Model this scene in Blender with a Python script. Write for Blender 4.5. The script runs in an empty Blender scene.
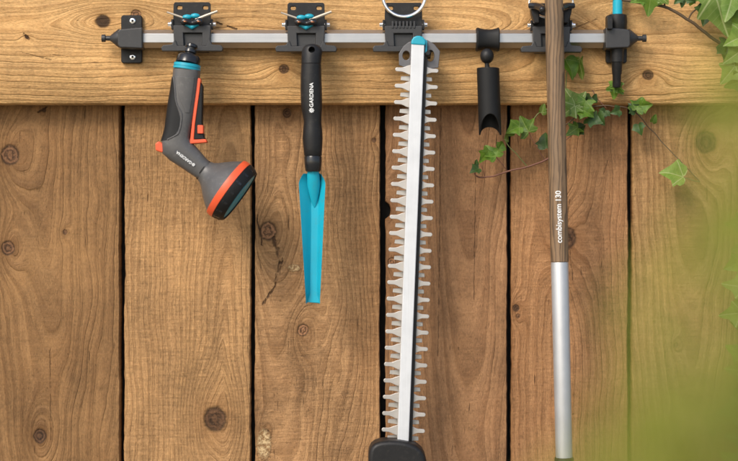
import bpy, bmesh, math, random
from mathutils import Vector, Matrix, noise as mnoise

C = bpy.context.scene.collection
S = 0.0013          # metres per photo pixel at the plank face
D = 2.2             # camera distance to the plank face
CX, CY = 369.0, 230.5
GROUND = -1.35
R = math.radians

def W(px, py, d=0.0):
    """Point that stands d millimetres in front of the planks at a measured spot."""
    d = d / 1000.0
    k = S * (D - d) / D
    return Vector(((px - CX) * k, -d, (CY - py) * k))
def q(d): return S * (D - d / 1000.0) / D

# ------------------------------------------------------------------ node helper
class X:
    """a float socket with arithmetic"""
    def __init__(s, t, sock): s.t, s.k = t, sock
    def _m(s, op, b=None, c=None):
        n = s.t.nodes.new('ShaderNodeMath'); n.operation = op
        s.t.links.new(s.k, n.inputs[0])
        for i, v in ((1, b), (2, c)):
            if v is None: continue
            if isinstance(v, X): s.t.links.new(v.k, n.inputs[i])
            else: n.inputs[i].default_value = v
        return X(s.t, n.outputs[0])
    def __add__(s, b): return s._m('ADD', b)
    def __sub__(s, b): return s._m('SUBTRACT', b)
    def __mul__(s, b): return s._m('MULTIPLY', b)
    def __truediv__(s, b): return s._m('DIVIDE', b)
    def __pow__(s, b): return s._m('POWER', b)
    def __neg__(s): return s._m('MULTIPLY', -1.0)
    def sqrt(s): return s._m('SQRT')
    def exp(s): return s._m('EXPONENT')
    def abs(s): return s._m('ABSOLUTE')
    def fract(s): return s._m('FRACT')
    def sin(s): return s._m('SINE')
    def max(s, b): return s._m('MAXIMUM', b)
    def min(s, b): return s._m('MINIMUM', b)
    def step(s, a, b):
        """smoothstep a -> b gives 0 -> 1 (a may exceed b)"""
        n = s.t.nodes.new('ShaderNodeMapRange'); n.interpolation_type = 'SMOOTHSTEP'; n.clamp = True
        s.t.links.new(s.k, n.inputs['Value'])
        lo, hi, t0, t1 = (a, b, 0.0, 1.0) if a < b else (b, a, 1.0, 0.0)
        n.inputs['From Min'].default_value = lo; n.inputs['From Max'].default_value = hi
        n.inputs['To Min'].default_value = t0; n.inputs['To Max'].default_value = t1
        return X(s.t, n.outputs['Result'])

def new_mat(name):
    m = bpy.data.materials.new(name); m.use_nodes = True
    t = m.node_tree; b = t.nodes['Principled BSDF']
    return m, t, b
def vec(t, x, y, z=0.0):
    n = t.nodes.new('ShaderNodeCombineXYZ')
    for i, v in enumerate((x, y, z)):
        if isinstance(v, X): t.links.new(v.k, n.inputs[i])
        else: n.inputs[i].default_value = v
    return n.outputs[0]
def noise(t, v, scale=1.0, detail=3.0, rough=0.55, dist=0.0):
    n = t.nodes.new('ShaderNodeTexNoise'); n.inputs['Scale'].default_value = scale
    n.inputs['Detail'].default_value = detail; n.inputs['Roughness'].default_value = rough
    n.inputs['Distortion'].default_value = dist
    t.links.new(v, n.inputs['Vector']); return X(t, n.outputs['Fac'])
def col(t, c):
    n = t.nodes.new('ShaderNodeRGB'); n.outputs[0].default_value = (*c, 1); return n.outputs[0]
def mix(t, fac, a, b, mode='MIX'):
    n = t.nodes.new('ShaderNodeMix'); n.data_type = 'RGBA'; n.blend_type = mode
    if isinstance(fac, X): t.links.new(fac.k, n.inputs['Factor'])
    else: n.inputs['Factor'].default_value = fac
    for s, v in (('A', a), ('B', b)):
        k = [i for i in n.inputs if i.identifier == s + '_Color'][0]
        if isinstance(v, tuple): k.default_value = (*v, 1)
        else: t.links.new(v, k)
    return [o for o in n.outputs if o.identifier == 'Result_Color'][0]
def grey(t, x): return vec(t, x, x, x)
def bump(t, b, h, strength, dist=0.001):
    n = t.nodes.new('ShaderNodeBump'); n.inputs['Strength'].default_value = strength
    n.inputs['Distance'].default_value = dist
    t.links.new(h.k, n.inputs['Height']); t.links.new(n.outputs[0], b.inputs['Normal'])
def objxyz(t):
    n = t.nodes.new('ShaderNodeTexCoord'); s = t.nodes.new('ShaderNodeSeparateXYZ')
    t.links.new(n.outputs['Object'], s.inputs[0])
    return [X(t, o) for o in s.outputs] + [n.outputs['Object']]

# ------------------------------------------------------------------ wood
def wood(name, horizontal=False, light=(.34, .19, .085), dark=(.16, .075, .028), u0=0.0, h=40.0, tilt=0.05, v0=0.0,
         period=7.0, wob=14.0, knots=(), cracks=(), torn=(), seed=0.0, ring=0.6, saw=0.5, stain=0.35, d=0.0, rsharp=1.0):
    m, t, b = new_mat(name)
    x, y, z, _ = objxyz(t)
    k = q(d)
    px, py = x / k + CX, -(z / k) + CY
    u, v = (py, px) if horizontal else (px, py)
    yy = y / k
    lo = noise(t, vec(t, u / 75.0, v / 260.0, seed), 1.0, 2.0) - 0.5
    lo2 = noise(t, vec(t, u / 22.0, v / 55.0, seed + 7.1), 1.0, 2.0) - 0.5
    lo3 = noise(t, vec(t, u / 7.0, v / 16.0, seed + 17.1), 1.0, 2.0) - 0.5
    uu = u + lo * wob * 2.0 + lo2 * (wob * 0.45) + lo3 * 0.7
    a = uu - u0
    hh = (v - v0) * tilt + h + lo * (wob * 1.0) + yy * 0.6
    r = (a * a + hh * hh).sqrt()
    kmask = kcol = halo = None
    for (ku, kv, kr, kind) in knots:
        if horizontal: ku, kv = kv, ku
        du, dv = u - ku, v - kv
        nz = noise(t, vec(t, u / 6.0, v / 6.0, seed + ku), 1.0, 2.0) - 0.5
        dd = (du * du + dv * dv * 0.8).sqrt()
        rr = dd / kr + nz * 0.32
        g = (-(du * du / (kr * 2.4) ** 2) - (dv * dv / (kr * 4.6) ** 2)).exp()
        r = r + g * ((1 if ku > u0 else -1) * kr * 3.0)
        mk = rr.step(1.22, 0.8)
        rings = (rr * 11.0 + nz * 7.0).sin() * 0.42
        rim = (-((rr - 1.02) ** 2.0) * 45.0).exp()
        body = {'dark': 0.26, 'mid': 0.48, 'faint': 0.75, 'hole': 0.07}[kind]
        kc = rings * body + body - rim * (body * 0.75) - (nz - 0.05).step(0.02, 0.0) * (nz.abs()).step(0.10, 0.0) * (body * 0.4)
        hl = (-(rr * rr) * 0.32).exp() * {'dark': .55, 'mid': .5, 'faint': .35, 'hole': .45}[kind]
        if kmask is None: kmask, kcol, halo = mk, kc * mk, hl
        else:
            kmask = kmask.max(mk); kcol = kcol.max(kc * mk); halo = halo.max(hl)
    ph = r / period + (noise(t, vec(t, r / 26.0, seed, 0.0), 1.0, 2.0) - 0.5) * 2.2
    f = ph.fract()
    late = f.step(0.25, 0.86) * f.step(1.0, 0.93)
    patch = noise(t, vec(t, u / 38.0, v / 120.0, seed + 3.3), 1.0, 3.0)
    late = late * (patch * 1.25 + 0.1)
    fib = noise(t, vec(t, r / 1.5, v / 34.0, seed + 1.0), 1.0, 4.0, 0.65)
    fib2 = noise(t, vec(t, r / 4.0, v / 90.0, seed + 11.0), 1.0, 3.0, 0.6)
    grit = noise(t, vec(t, u / 1.3, v / 3.4, seed + 5.0), 1.0, 3.0, 0.7)
    sawm = noise(t, vec(t, u / 14.0 + v * 0.03, v / 1.9, seed + 21.0), 1.0, 2.0, 0.6)
    blot = noise(t, vec(t, u / 70.0, v / 150.0, seed + 9.0), 1.0, 4.0, 0.6)
    fine = noise(t, vec(t, u / 9.0, v / 12.0, seed + 29.0), 1.0, 4.0, 0.7)
    f2 = (ph * 2.37).fract(); late2 = f2.step(0.2, 0.8) * f2.step(1.0, 0.9)
    rough = noise(t, vec(t, r / 3.0, v / 9.0, seed + 15.0), 1.0, 5.0, 0.72)
    c = mix(t, late * (fib * 0.9 + 0.65) * ring, light, dark)
    c = mix(t, late2 * (ring * 0.36), c, dark)
    c = mix(t, rough.step(0.52, 0.78) * (0.22 + 0.32 * saw), c, (dark[0] * .8, dark[1] * .75, dark[2] * .7))
    c = mix(t, rough.step(0.45, 0.25) * (0.15 + 0.3 * saw), c, (light[0] * 1.35, light[1] * 1.35, light[2] * 1.3))
    c = mix(t, fib.step(0.5, 0.76) * 0.55, c, dark)
    c = mix(t, fib2.step(0.5, 0.72) * 0.28, c, dark)
    c = mix(t, blot.step(0.42, 0.75) * stain, c, (dark[0] * 1.1, dark[1] * 1.05, dark[2] * 1.0))
    c = mix(t, blot.step(0.5, 0.25) * 0.35, c, (light[0] * 1.22, light[1] * 1.2, light[2] * 1.12))
    speck = noise(t, vec(t, u / 2.0, v / 5.5, seed + 51.0), 1.0, 4.0, 0.75)
    band = noise(t, vec(t, u / 30.0, v / 3.4, seed + 55.0), 1.0, 3.0, 0.65)
    broad = noise(t, vec(t, u / 45.0, v / 110.0, seed + 77.0), 1.0, 2.0, 0.5)
    tone = (grit - 0.5) * 1.05 + (sawm - 0.5) * (saw * 0.8) + (band - 0.5) * (saw * 0.7) + (fine - 0.5) * 0.7 + (broad - 0.5) * 1.1 + 1.0
    tone = tone * (speck.step(0.60, 0.78) * -0.6 + 1.0)
    c = mix(t, 1.0, c, grey(t, tone), 'MULTIPLY')
    # short checks along the grain
    chk = noise(t, vec(t, u / 2.1, v / 26.0, seed + 41.0), 1.0, 2.0, 0.4)
    chm = chk.step(0.70, 0.755) * noise(t, vec(t, u / 40.0, v / 60.0, seed + 43.0), 1.0, 1.0).step(0.42, 0.6)
    c = mix(t, chm * 0.7, c, (dark[0] * .35, dark[1] * .3, dark[2] * .3))
    hgt = band * saw * 0.7 - speck.step(0.6, 0.8) * 0.5 + rough * (0.4 + 0.8 * saw) + late2 * 0.12 + fib * 0.6 + grit * 0.45 + late * (0.45 * rsharp) + sawm * saw * 0.6 - chm * 0.8
    if halo is not None:
        c = mix(t, halo, c, (dark[0] * .85, dark[1] * .72, dark[2] * .62))
        n = t.nodes.new('ShaderNodeVectorMath'); n.operation = 'MULTIPLY'
        t.links.new(grey(t, kcol * (grit * 0.9 + 0.55)), n.inputs[0]); n.inputs[1].default_value = (.30, .16, .085)
        c = mix(t, kmask * 0.92, c, n.outputs[0])
        hgt = hgt - kmask * 0.4
    for (x1, y1, x2, y2, wd) in cracks:
        dx, dy = x2 - x1, y2 - y1; L2 = dx * dx + dy * dy
        wx = (noise(t, vec(t, px / 5.0, py / 9.0, seed + 60.0), 1.0, 3.0) - 0.5) * (7.0 if wd > 1 else 2.2)
        ax, ay = px - x1 + wx, py - y1
        tt = ((ax * dx + ay * dy) / L2).max(0.0).min(1.0)
        ex, ey = ax - tt * dx, ay - tt * dy
        dist = (ex * ex + ey * ey).sqrt()
        mk = dist.step(wd, wd * 0.35) * (noise(t, vec(t, px / 6.0, py / 12.0, seed + 63.0), 1.0, 2.0).step(0.36, 0.55)) * (1.0 if wd > 1 else 0.55)
        c = mix(t, mk * 0.85, c, (.045, .022, .010)); hgt = hgt - mk * 1.4
    for (x1, y1, rx, ry) in torn:
        nz = noise(t, vec(t, px / 4.0, py / 4.0, seed + 70.0), 1.0, 4.0, 0.7)
        ex, ey = (px - x1) / rx, (py - y1) / ry
        mk = ((ex * ex + ey * ey).sqrt() + (nz - 0.5) * 1.6).step(1.0, 0.8)
        c = mix(t, mk * 0.8, c, mix(t, nz.step(0.4, 0.6), (.22, .13, .06), (.62, .47, .27))); hgt = hgt + nz * mk * 1.5
    hs = t.nodes.new('ShaderNodeHueSaturation'); hs.inputs['Hue'].default_value = 0.4975; hs.inputs['Saturation'].default_value = 1.07; hs.inputs['Value'].default_value = 1.13
    t.links.new(c, hs.inputs['Color']); t.links.new(hs.outputs[0], b.inputs['Base Color'])
    b.inputs['Roughness'].default_value = 0.68
    b.inputs['Specular IOR Level'].default_value = 0.25
    bump(t, b, hgt, 0.9, 0.0017)
    return m

def plain(name, c, rough=0.45, metal=0.0, var=0.12, vscale=60.0, bumps=0.0, bscale=900.0, spec=0.5, coat=0.0, dust=None):
    m, t, b = new_mat(name)
    x, y, z, v = objxyz(t)
    n1 = noise(t, v, vscale, 4.0, 0.6)
    cc = mix(t, 1.0, c, grey(t, (n1 - 0.5) * (2 * var) + 1.0), 'MULTIPLY')
    if dust:
        n2 = noise(t, v, vscale * 3.1, 5.0, 0.7)
        cc = mix(t, n2.step(0.5, 0.8) * dust[1], cc, dust[0])
    t.links.new(cc, b.inputs['Base Color'])
    rr = (n1 - 0.5) * 0.18 + rough
    t.links.new(rr.k, b.inputs['Roughness'])
    b.inputs['Metallic'].default_value = metal
    b.inputs['Specular IOR Level'].default_value = spec
    b.inputs['Coat Weight'].default_value = coat
    if bumps: bump(t, b, noise(t, v, bscale, 2.0), bumps, 0.0004)
    return m

def metal_brushed(name, c, rough=0.32, horizontal=True, metal=1.0, streak=0.25):
    m, t, b = new_mat(name)
    x, y, z, v = objxyz(t)
    a, e = (x, z) if horizontal else (z, x)
    n1 = noise(t, vec(t, a * 14.0, e * 1500.0, y * 1500.0), 1.0, 4.0, 0.7)
    n2 = noise(t, v, 35.0, 5.0, 0.65)
    cc = mix(t, 1.0, c, grey(t, (n1 - 0.5) * streak + (n2 - 0.5) * 0.3 + 1.0), 'MULTIPLY')
    t.links.new(cc, b.inputs['Base Color'])
    t.links.new(((n1 - 0.5) * 0.25 + (n2 - 0.5) * 0.3 + rough).k, b.inputs['Roughness'])
    b.inputs['Metallic'].default_value = metal
    bump(t, b, n1, 0.12, 0.0003)
    return m

def leaf_mat(name, c, c2, vein, trans=0.35, vstr=0.6):
    m, t, b = new_mat(name)
    n = t.nodes.new('ShaderNodeUVMap'); s = t.nodes.new('ShaderNodeSeparateXYZ')
    t.links.new(n.outputs[0], s.inputs[0])
    u, v = X(t, s.outputs[0]), X(t, s.outputs[1])
    oi = t.nodes.new('ShaderNodeObjectInfo'); rnd = X(t, oi.outputs['Random'])
    au = u.abs()
    mk = None
    for (dx, dy) in ((0, 1), (.58, .42), (.95, -.32)):
        L = math.hypot(dx, dy); dx, dy = dx / L, dy / L
        cr = (au * dy - v * dx).abs(); al = au * dx + v * dy
        k = cr.step(0.030, 0.006) * al.step(-0.02, 0.03)
        mk = k if mk is None else mk.max(k)
    side = ((au * 3.0 - v * 6.0 + 0.2).fract() - 0.5).abs().step(0.07, 0.0) * 0.35
    mk = mk.max(side)
    blot = noise(t, vec(t, u * 3.0, v * 3.0, rnd * 30.0), 1.0, 4.0, 0.6)
    cc = mix(t, blot.step(0.35, 0.7), c, c2)
    cc = mix(t, 1.0, cc, grey(t, rnd * 0.5 + 0.75), 'MULTIPLY')
    cc = mix(t, mk * vstr, cc, vein)
    t.links.new(cc, b.inputs['Base Color'])
    b.inputs['Roughness'].default_value = 0.52
    tr = t.nodes.new('ShaderNodeBsdfTranslucent')
    t.links.new(mix(t, 1.0, cc, (1.25, 1.3, 0.5), 'MULTIPLY'), tr.inputs[0])
    ms = t.nodes.new('ShaderNodeMixShader'); ms.inputs[0].default_value = trans
    t.links.new(b.outputs[0], ms.inputs[1]); t.links.new(tr.outputs[0], ms.inputs[2])
    t.links.new(ms.outputs[0], t.nodes['Material Output'].inputs['Surface'])
    bump(t, b, blot * 0.6 - mk * 0.6, 0.4, 0.0006)
    return m

BLACK = plain('black_plastic', (.0125, .012, .012), .46, var=.25, bumps=.3, spec=.32, dust=((.12, .10, .08), .22))
BLACK2 = plain('charcoal_plastic', (.030, .029, .029), .42, var=.2, bumps=.25, dust=((.12, .11, .10), .16))
RUBBER = plain('black_rubber', (.010, .010, .010), .55, var=.25, bumps=.5, bscale=1500, spec=.28)
GLOSSB = plain('gloss_black', (.015, .015, .016), .22, var=.2)
GREYP = plain('grey_plastic', (.088, .084, .081), .38, var=.2, bumps=.15, dust=((.24, .225, .21), .35))
GREYD = plain('dark_grey_plastic', (.075, .074, .078), .42, var=.12, bumps=.15)
ORANGE = plain('orange_plastic', (.80, .105, .035), .38, var=.08, bumps=.08)
TEAL = plain('teal_plastic', (.012, .33, .44), .36, var=.08, bumps=.08)
TEALB = plain('teal_coating', (.010, .37, .50), .40, var=.12, dust=((.10, .20, .20), .35), vscale=25, bumps=.12, bscale=1200, spec=.4)
ALU = metal_brushed('aluminium_bar', (.40, .395, .385), .36, True, .85, .5)
ALUT = metal_brushed('aluminium_tube', (.52, .525, .53), .52, False, .65)
GUIDE = metal_brushed('guide_bar_aluminium', (.64, .65, .66), .48, False, .3, .3)
STEEL = metal_brushed('blade_steel', (.52, .49, .455), .42, True, .7, .25)
STEELL = metal_brushed('lower_blade_steel', (.50, .475, .44), .42, True, .7, .25)
STEELD = metal_brushed('dull_steel', (.145, .14, .142), .45, True, .7, .25)
CHROME = plain('bright_steel', (.85, .83, .80), .2, 1.0, .1)
RODM = plain('tan_rod', (.46, .40, .32), .4, .4, .2)
COPPER = plain('copper_rivet', (.30, .13, .07), .35, 1.0, .1)
WHITE = plain('white_print', (.82, .82, .80), .5, var=.03)
STEMR = plain('red_stem', (.16, .065, .04), .6, var=.3, vscale=150, bumps=.4)
STEMB = plain('brown_stem', (.10, .065, .035), .7, var=.35, vscale=120, bumps=.6)
STEMG = plain('green_stem', (.14, .17, .05), .6, var=.3, vscale=150)
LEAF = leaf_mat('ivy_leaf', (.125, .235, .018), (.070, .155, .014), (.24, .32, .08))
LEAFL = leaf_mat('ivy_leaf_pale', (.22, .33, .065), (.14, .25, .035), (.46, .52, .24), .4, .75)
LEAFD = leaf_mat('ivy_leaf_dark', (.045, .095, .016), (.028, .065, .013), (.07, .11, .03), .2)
SHRUB = leaf_mat('shrub_leaf', (.46, .45, .075), (.30, .33, .045), (.48, .48, .10), .45, .4)
GAP_SHADE = plain('gap_shade_black', (.010, .009, .008), .9, var=.3)

# ------------------------------------------------------------------ mesh helpers
def loft(bm, rings, closed=True, cap=True):
    vs = [[bm.verts.new(p) for p in r] for r in rings]
    n = len(vs[0])
    for a, b in zip(vs, vs[1:]):
        for i in range(n if closed else n - 1):
            j = (i + 1) % n
            bm.faces.new((a[i], a[j], b[j], b[i]))
    if cap and closed:
        bm.faces.new(vs[0][::-1]); bm.faces.new(vs[-1])
    return vs
def frame(ax):
    ax = ax.normalized()
    s = Vector((0, 0, 1)) if abs(ax.z) < .9 else Vector((1, 0, 0))
    a = ax.cross(s).normalized(); return a, ax.cross(a).normalized()
def lathe(bm, o, ax, prof, n=32, cap=True, flat=1.0):
    ax = ax.normalized(); a, b = frame(ax)
    loft(bm, [[o + ax * t + (a * math.cos(i * math.tau / n) + b * math.sin(i * math.tau / n) * flat) * max(r, 1e-5) for i in range(n)] for t, r in prof], True, cap)
def tube(bm, pts, rad, n=10, cap=True):
    if not hasattr(rad, '__len__'): rad = [rad] * len(pts)
    rings = []
    a = None
    for i, p in enumerate(pts):
        tg = (pts[min(i + 1, len(pts) - 1)] - pts[max(i - 1, 0)]).normalized()
        if a is None: a, b = frame(tg)
        else:
            a = (a - tg * a.dot(tg)).normalized(); b = tg.cross(a)
        rings.append([p + (a * math.cos(k * math.tau / n) + b * math.sin(k * math.tau / n)) * rad[i] for k in range(n)])
    loft(bm, rings, True, cap)
def smooth_path(pts, n=6):
    out = []
    P = [pts[0]] + list(pts) + [pts[-1]]
    for i in range(1, len(P) - 2):
        p0, p1, p2, p3 = P[i - 1:i + 3]
        for k in range(n):
            t = k / n
            out.append(.5 * ((2 * p1) + (p2 - p0) * t + (2 * p0 - 5 * p1 + 4 * p2 - p3) * t * t + (3 * p1 - p0 - 3 * p2 + p3) * t ** 3))
    out.append(pts[-1]); return out
def prism(bm, pts, d0, d1):
    """outline in photo pixels measured at its front face, real thickness d0..d1 mm"""
    f = [W(x, y, d1) for x, y in pts]
    if sum(a.x * b.z - b.x * a.z for a, b in zip(f, f[1:] + f[:1])) < 0: f.reverse()
    bk = [Vector((p.x, -d0 / 1000, p.z)) for p in f]
    loft(bm, [bk, f])
def box(bm, x0, x1, y0, y1, d0, d1): prism(bm, [(x0, y0), (x1, y0), (x1, y1), (x0, y1)], d0, d1)
def ball(bm, c, r, sx=1, sy=1, sz=1, sub=3, rot=None):
    m = Matrix.Translation(c) @ (rot or Matrix()) @ Matrix.Diagonal((r * sx, r * sy, r * sz, 1))
    bmesh.ops.create_icosphere(bm, subdivisions=sub, radius=1.0, matrix=m)
def rrect(x0, x1, y0, y1, r, n=4):
    out = []
    for (cx, cy, a0) in ((x1 - r, y0 + r, -90), (x1 - r, y1 - r, 0), (x0 + r, y1 - r, 90), (x0 + r, y0 + r, 180)):
        for i in range(n + 1):
            a = R(a0 + 90 * i / n); out.append((cx + r * math.cos(a), cy + r * math.sin(a)))
    return out

def tag(o, label=None, cat=None, group=None, kind=None):
    for k, v in (('label', label), ('category', cat), ('group', group), ('kind', kind)):
        if v: o[k] = v
    return o
def thing(name, loc, label, cat, group=None):
    o = bpy.data.objects.new(name, None); C.objects.link(o); o.location = loc; o.empty_display_size = .02
    return tag(o, label, cat, group)
def part(name, bm, mat, parent=None, bev=0.0, seg=2, ang=35, sub=0, label=None):
    bmesh.ops.recalc_face_normals(bm, faces=bm.faces)
    me = bpy.data.meshes.new(name); bm.to_mesh(me); bm.free()
    me.materials.append(mat); me.shade_smooth(); me.set_sharp_from_angle(angle=R(ang))
    o = bpy.data.objects.new(name, me); C.objects.link(o)
    if parent is not None:
        o.parent = parent
        if parent.parent is None: o.location = -parent.location
    if bev:
        md = o.modifiers.new('bevel', 'BEVEL'); md.width = bev; md.segments = seg
        md.limit_method = 'ANGLE'; md.angle_limit = R(38); md.harden_normals = True
    if sub:
        md = o.modifiers.new('sub', 'SUBSURF'); md.levels = md.render_levels = sub
    if label: o['label'] = label
    return o
def cut(o, bm):
    """carve the closed shape bm out of o's mesh"""
    me = bpy.data.meshes.new('cutter'); bmesh.ops.recalc_face_normals(bm, faces=bm.faces); bm.to_mesh(me); bm.free()
    k = bpy.data.objects.new('cutter', me); C.objects.link(k); k.matrix_world = Matrix()
    k.location = o.location + (o.parent.location if o.parent and o.parent.parent is None else Vector())
    md = o.modifiers.new('cut', 'BOOLEAN'); md.operation = 'DIFFERENCE'; md.object = k; md.solver = 'EXACT'
    o.modifiers.move(len(o.modifiers) - 1, 0)
    stash = [(m.name, m.show_viewport) for m in o.modifiers]
    for m in o.modifiers: m.show_viewport = (m.name == 'cut')
    bpy.context.view_layer.update()
    dg = bpy.context.evaluated_depsgraph_get()
    nm = bpy.data.meshes.new_from_object(o.evaluated_get(dg))
    old = o.data; o.data = nm; nm.name = old.name
    o.modifiers.remove(o.modifiers['cut'])
    for m in o.modifiers: m.show_viewport = True
    nm.set_sharp_from_angle(angle=R(35))
    bpy.data.objects.remove(k); bpy.data.meshes.remove(me)
def NB(): return bmesh.new()

# ------------------------------------------------------------------ the setting
def build_ground():
    bm = NB(); n = 10
    vs = [bm.verts.new(p) for p in ((-60, -80, GROUND), (60, -80, GROUND), (60, 40, GROUND), (-60, 40, GROUND))]
    bm.faces.new(vs)
    m, t, b = new_mat('gravel_ground'); x, y, z, v = objxyz(t)
    n1 = noise(t, v, 60.0, 5.0, .7); n2 = noise(t, v, 1.2, 4.0)
    c = mix(t, n1.step(.3, .7), (.16, .14, .11), (.36, .32, .26)); c = mix(t, n2.step(.4, .7) * .5, c, (.16, .17, .07))
    t.links.new(c, b.inputs['Base Color']); b.inputs['Roughness'].default_value = .9; bump(t, b, n1, .8, .01)
    tag(part('ground', bm, m), kind='structure')
build_ground()

# ------------------------------------------------------------------ the fence
rng = random.Random(5)
fence = thing('wooden_fence', (0, 0.01, GROUND), 'brown rough-sawn plank fence with a thick horizontal beam, carrying the tool rail', 'fence')
PL = [  # left edge, right edge, look, notches (side, y, half height, depth)
    (-136, -9, dict(u0=-60, h=30, tilt=.02, seed=3.0, knots=((-70, 300, 9, 'mid'),)), ()),
    (-4, 119.5, dict(u0=45, h=16, tilt=.085, v0=120, period=6.5, wob=16, seed=11.0, light=(.255, .148, .068), dark=(.120, .063, .027), ring=.5, saw=.25, stain=.4,  # darker brown board; vignette darkening at the left is put into its colour too
        knots=((10, 155, 9, 'mid'), (8, 248, 6.5, 'mid'), (40, 436, 6.5, 'dark'), (65, 232, 2.2, 'mid'), (44, 110, 2.0, 'dark')),
        cracks=((50, 345, 51, 440, .6), (38, 112, 47, 107, 1.2))), ()),
    (124.5, 250.5, dict(u0=226, h=20, tilt=-.10, v0=150, period=6.0, wob=15, seed=23.0, light=(.39, .236, .114), dark=(.19, .105, .046), ring=.5, saw=.7, stain=.25,
        knots=((215, 419, 11, 'dark'),)), ()),
    (255, 380, dict(u0=285, h=24, tilt=.09, v0=330, period=6.0, wob=22, seed=37.0, light=(.35, .21, .105), dark=(.15, .080, .036), ring=.55, saw=.75, stain=.45,
        knots=((268, 231, 8.5, 'faint'), (287, 113, 4.2, 'dark'), (266, 433, 3.5, 'mid'), (303, 330, 5.5, 'faint'), (374, 140, 2.2, 'mid')),
        cracks=((274, 238, 281, 262, 2.6), (281, 262, 276, 284, 2.4), (276, 284, 264, 304, 1.4), (257, 215, 262, 245, 1.1), (256, 246, 262, 270, .8)),
        torn=((294, 268, 7, 4), (264, 444, 8, 17))), ()),
    (385.5, 507, dict(u0=470, h=14, tilt=.07, v0=40, period=7.5, wob=14, seed=53.0, light=(.29, .165, .085), dark=(.135, .068, .032), ring=.55, saw=.3, stain=.35,
        knots=((380, 210, 8, 'dark'), (392, 262, 4.0, 'faint')),
        cracks=((441, 108, 440, 225, .8), (440, 225, 438, 356, .7), (476, 150, 474, 300, .5))), (('l', 210, 8, 5.5),)),
    (511.5, 628, dict(u0=560, h=12, tilt=.05, v0=500, period=6.5, wob=13, seed=67.0, light=(.33, .185, .092), dark=(.16, .078, .034), ring=.5, saw=.5, stain=.3,
        knots=((566, 238, 10, 'dark'), (516, 308, 3.2, 'dark'), (518, 316, 2.0, 'mid')),
        cracks=((570, 250, 573, 280, .8), (566, 226, 570, 200, .8), (608, 160, 600, 186, .5))), ()),
    (632.5, 760, dict(u0=690, h=18, tilt=.08, v0=150, period=5.6, wob=17, seed=81.0, light=(.34, .21, .10), dark=(.155, .084, .036), ring=.65, saw=.6, stain=.3,
        knots=((706, 142, 10, 'dark'), (712, 433, 3.0, 'dark'), (676, 345, 2.0, 'faint')),
        cracks=()), ()),
    (765, 890, dict(u0=800, h=30, tilt=.03, seed=97.0, knots=((830, 120, 8, 'mid'),)), ()),
]
for i, (xl, xr, kw, notch) in enumerate(PL):
    m = wood('weathered_plank_wood', **kw)
    bm = NB(); rings = []
    zs = [GROUND] + [(CY - y) * S for y in range(900, -160, -3)] + [(CY + 170) * S]
    for z in zs:
        py = CY - z / S
        wl = (mnoise.noise(Vector((py / 60, i * 3.7, 0))) * .9 + mnoise.noise(Vector((py / 9, i * 5.1, 4))) * .65)
        wr = (mnoise.noise(Vector((py / 60, i * 3.7, 9))) * .9 + mnoise.noise(Vector((py / 9, i * 5.1, 14))) * .65)
        for sd, ny, nh, nd in notch:
            e = max(0, 1 - ((py - ny) / nh) ** 2) ** .5 * nd
            if sd == 'l': wl += e
            else: wr -= e
        x0, x1 = (xl + wl - CX) * S, (xr + wr - CX) * S
        wv = mnoise.noise(Vector((py / 300, i * 2.2, 30))) * .0008
        c1, c2 = .0012, .0016
        rings.append([Vector(p) for p in ((x0, .022, z), (x0, c2 + wv, z), (x0 + c1, wv, z), ((2 * x0 + x1) / 3, wv * .6, z), ((x0 + 2 * x1) / 3, -wv * .4, z), (x1 - c1, -wv, z), (x1, c2 - wv, z), (x1, .022, z))])
    loft(bm, rings)
    part('plank', bm, m, fence, ang=50)
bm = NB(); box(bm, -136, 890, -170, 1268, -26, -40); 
part('gap_shade_sheet', bm, GAP_SHADE, fence)  # black sheet added behind the planks so that the gaps read dark
# beam
bd = 32.0
beam_m = wood('beam_wood', True, light=(.56, .355, .165), dark=(.28, .15, .058), u0=22, h=15, tilt=.030, v0=250, period=6.6, wob=11, seed=131.0, ring=.5, saw=.12, stain=.28, d=bd,
    knots=((103, 21, 6.6, 'hole'), (136, 14, 4.5, 'faint'), (284, 69, 4.5, 'dark'), (648, 75, 5.0, 'dark'), (556, 36, 11, 'dark'), (27, 37, 1.8, 'dark')),
    cracks=((216, 22, 236, 29, 1.2), (575, 28, 600, 18, 1.0), (578, 40, 604, 46, 1.0), (45, 54, 68, 56, .7), (20, 52, 52, 60, .7), (24, 34, 29, 39, 1.5)))
bm = NB(); rings = []
for ix in range(-150, 900, 4):
    x = (ix - CX) * q(bd)
    e = mnoise.noise(Vector((ix / 40, 3.3, 0))) * .5 + mnoise.noise(Vector((ix / 7, 8.3, 0))) * .25
    zb = (CY - 103.5 + e) * q(bd); zt = zb + .185
    c = .0016
    rings.append([Vector(p) for p in ((x, -.0004, zb), (x, -bd / 1000 + c, zb), (x, -bd / 1000, zb + c), (x, -bd / 1000, zb + .06), (x, -bd / 1000, zb + .12), (x, -bd / 1000, zt - c), (x, -bd / 1000 + c, zt), (x, -.0004, zt))])
loft(bm, rings)
part('beam', bm, beam_m, fence, ang=50, label='honey-coloured horizontal beam with knots')

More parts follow.
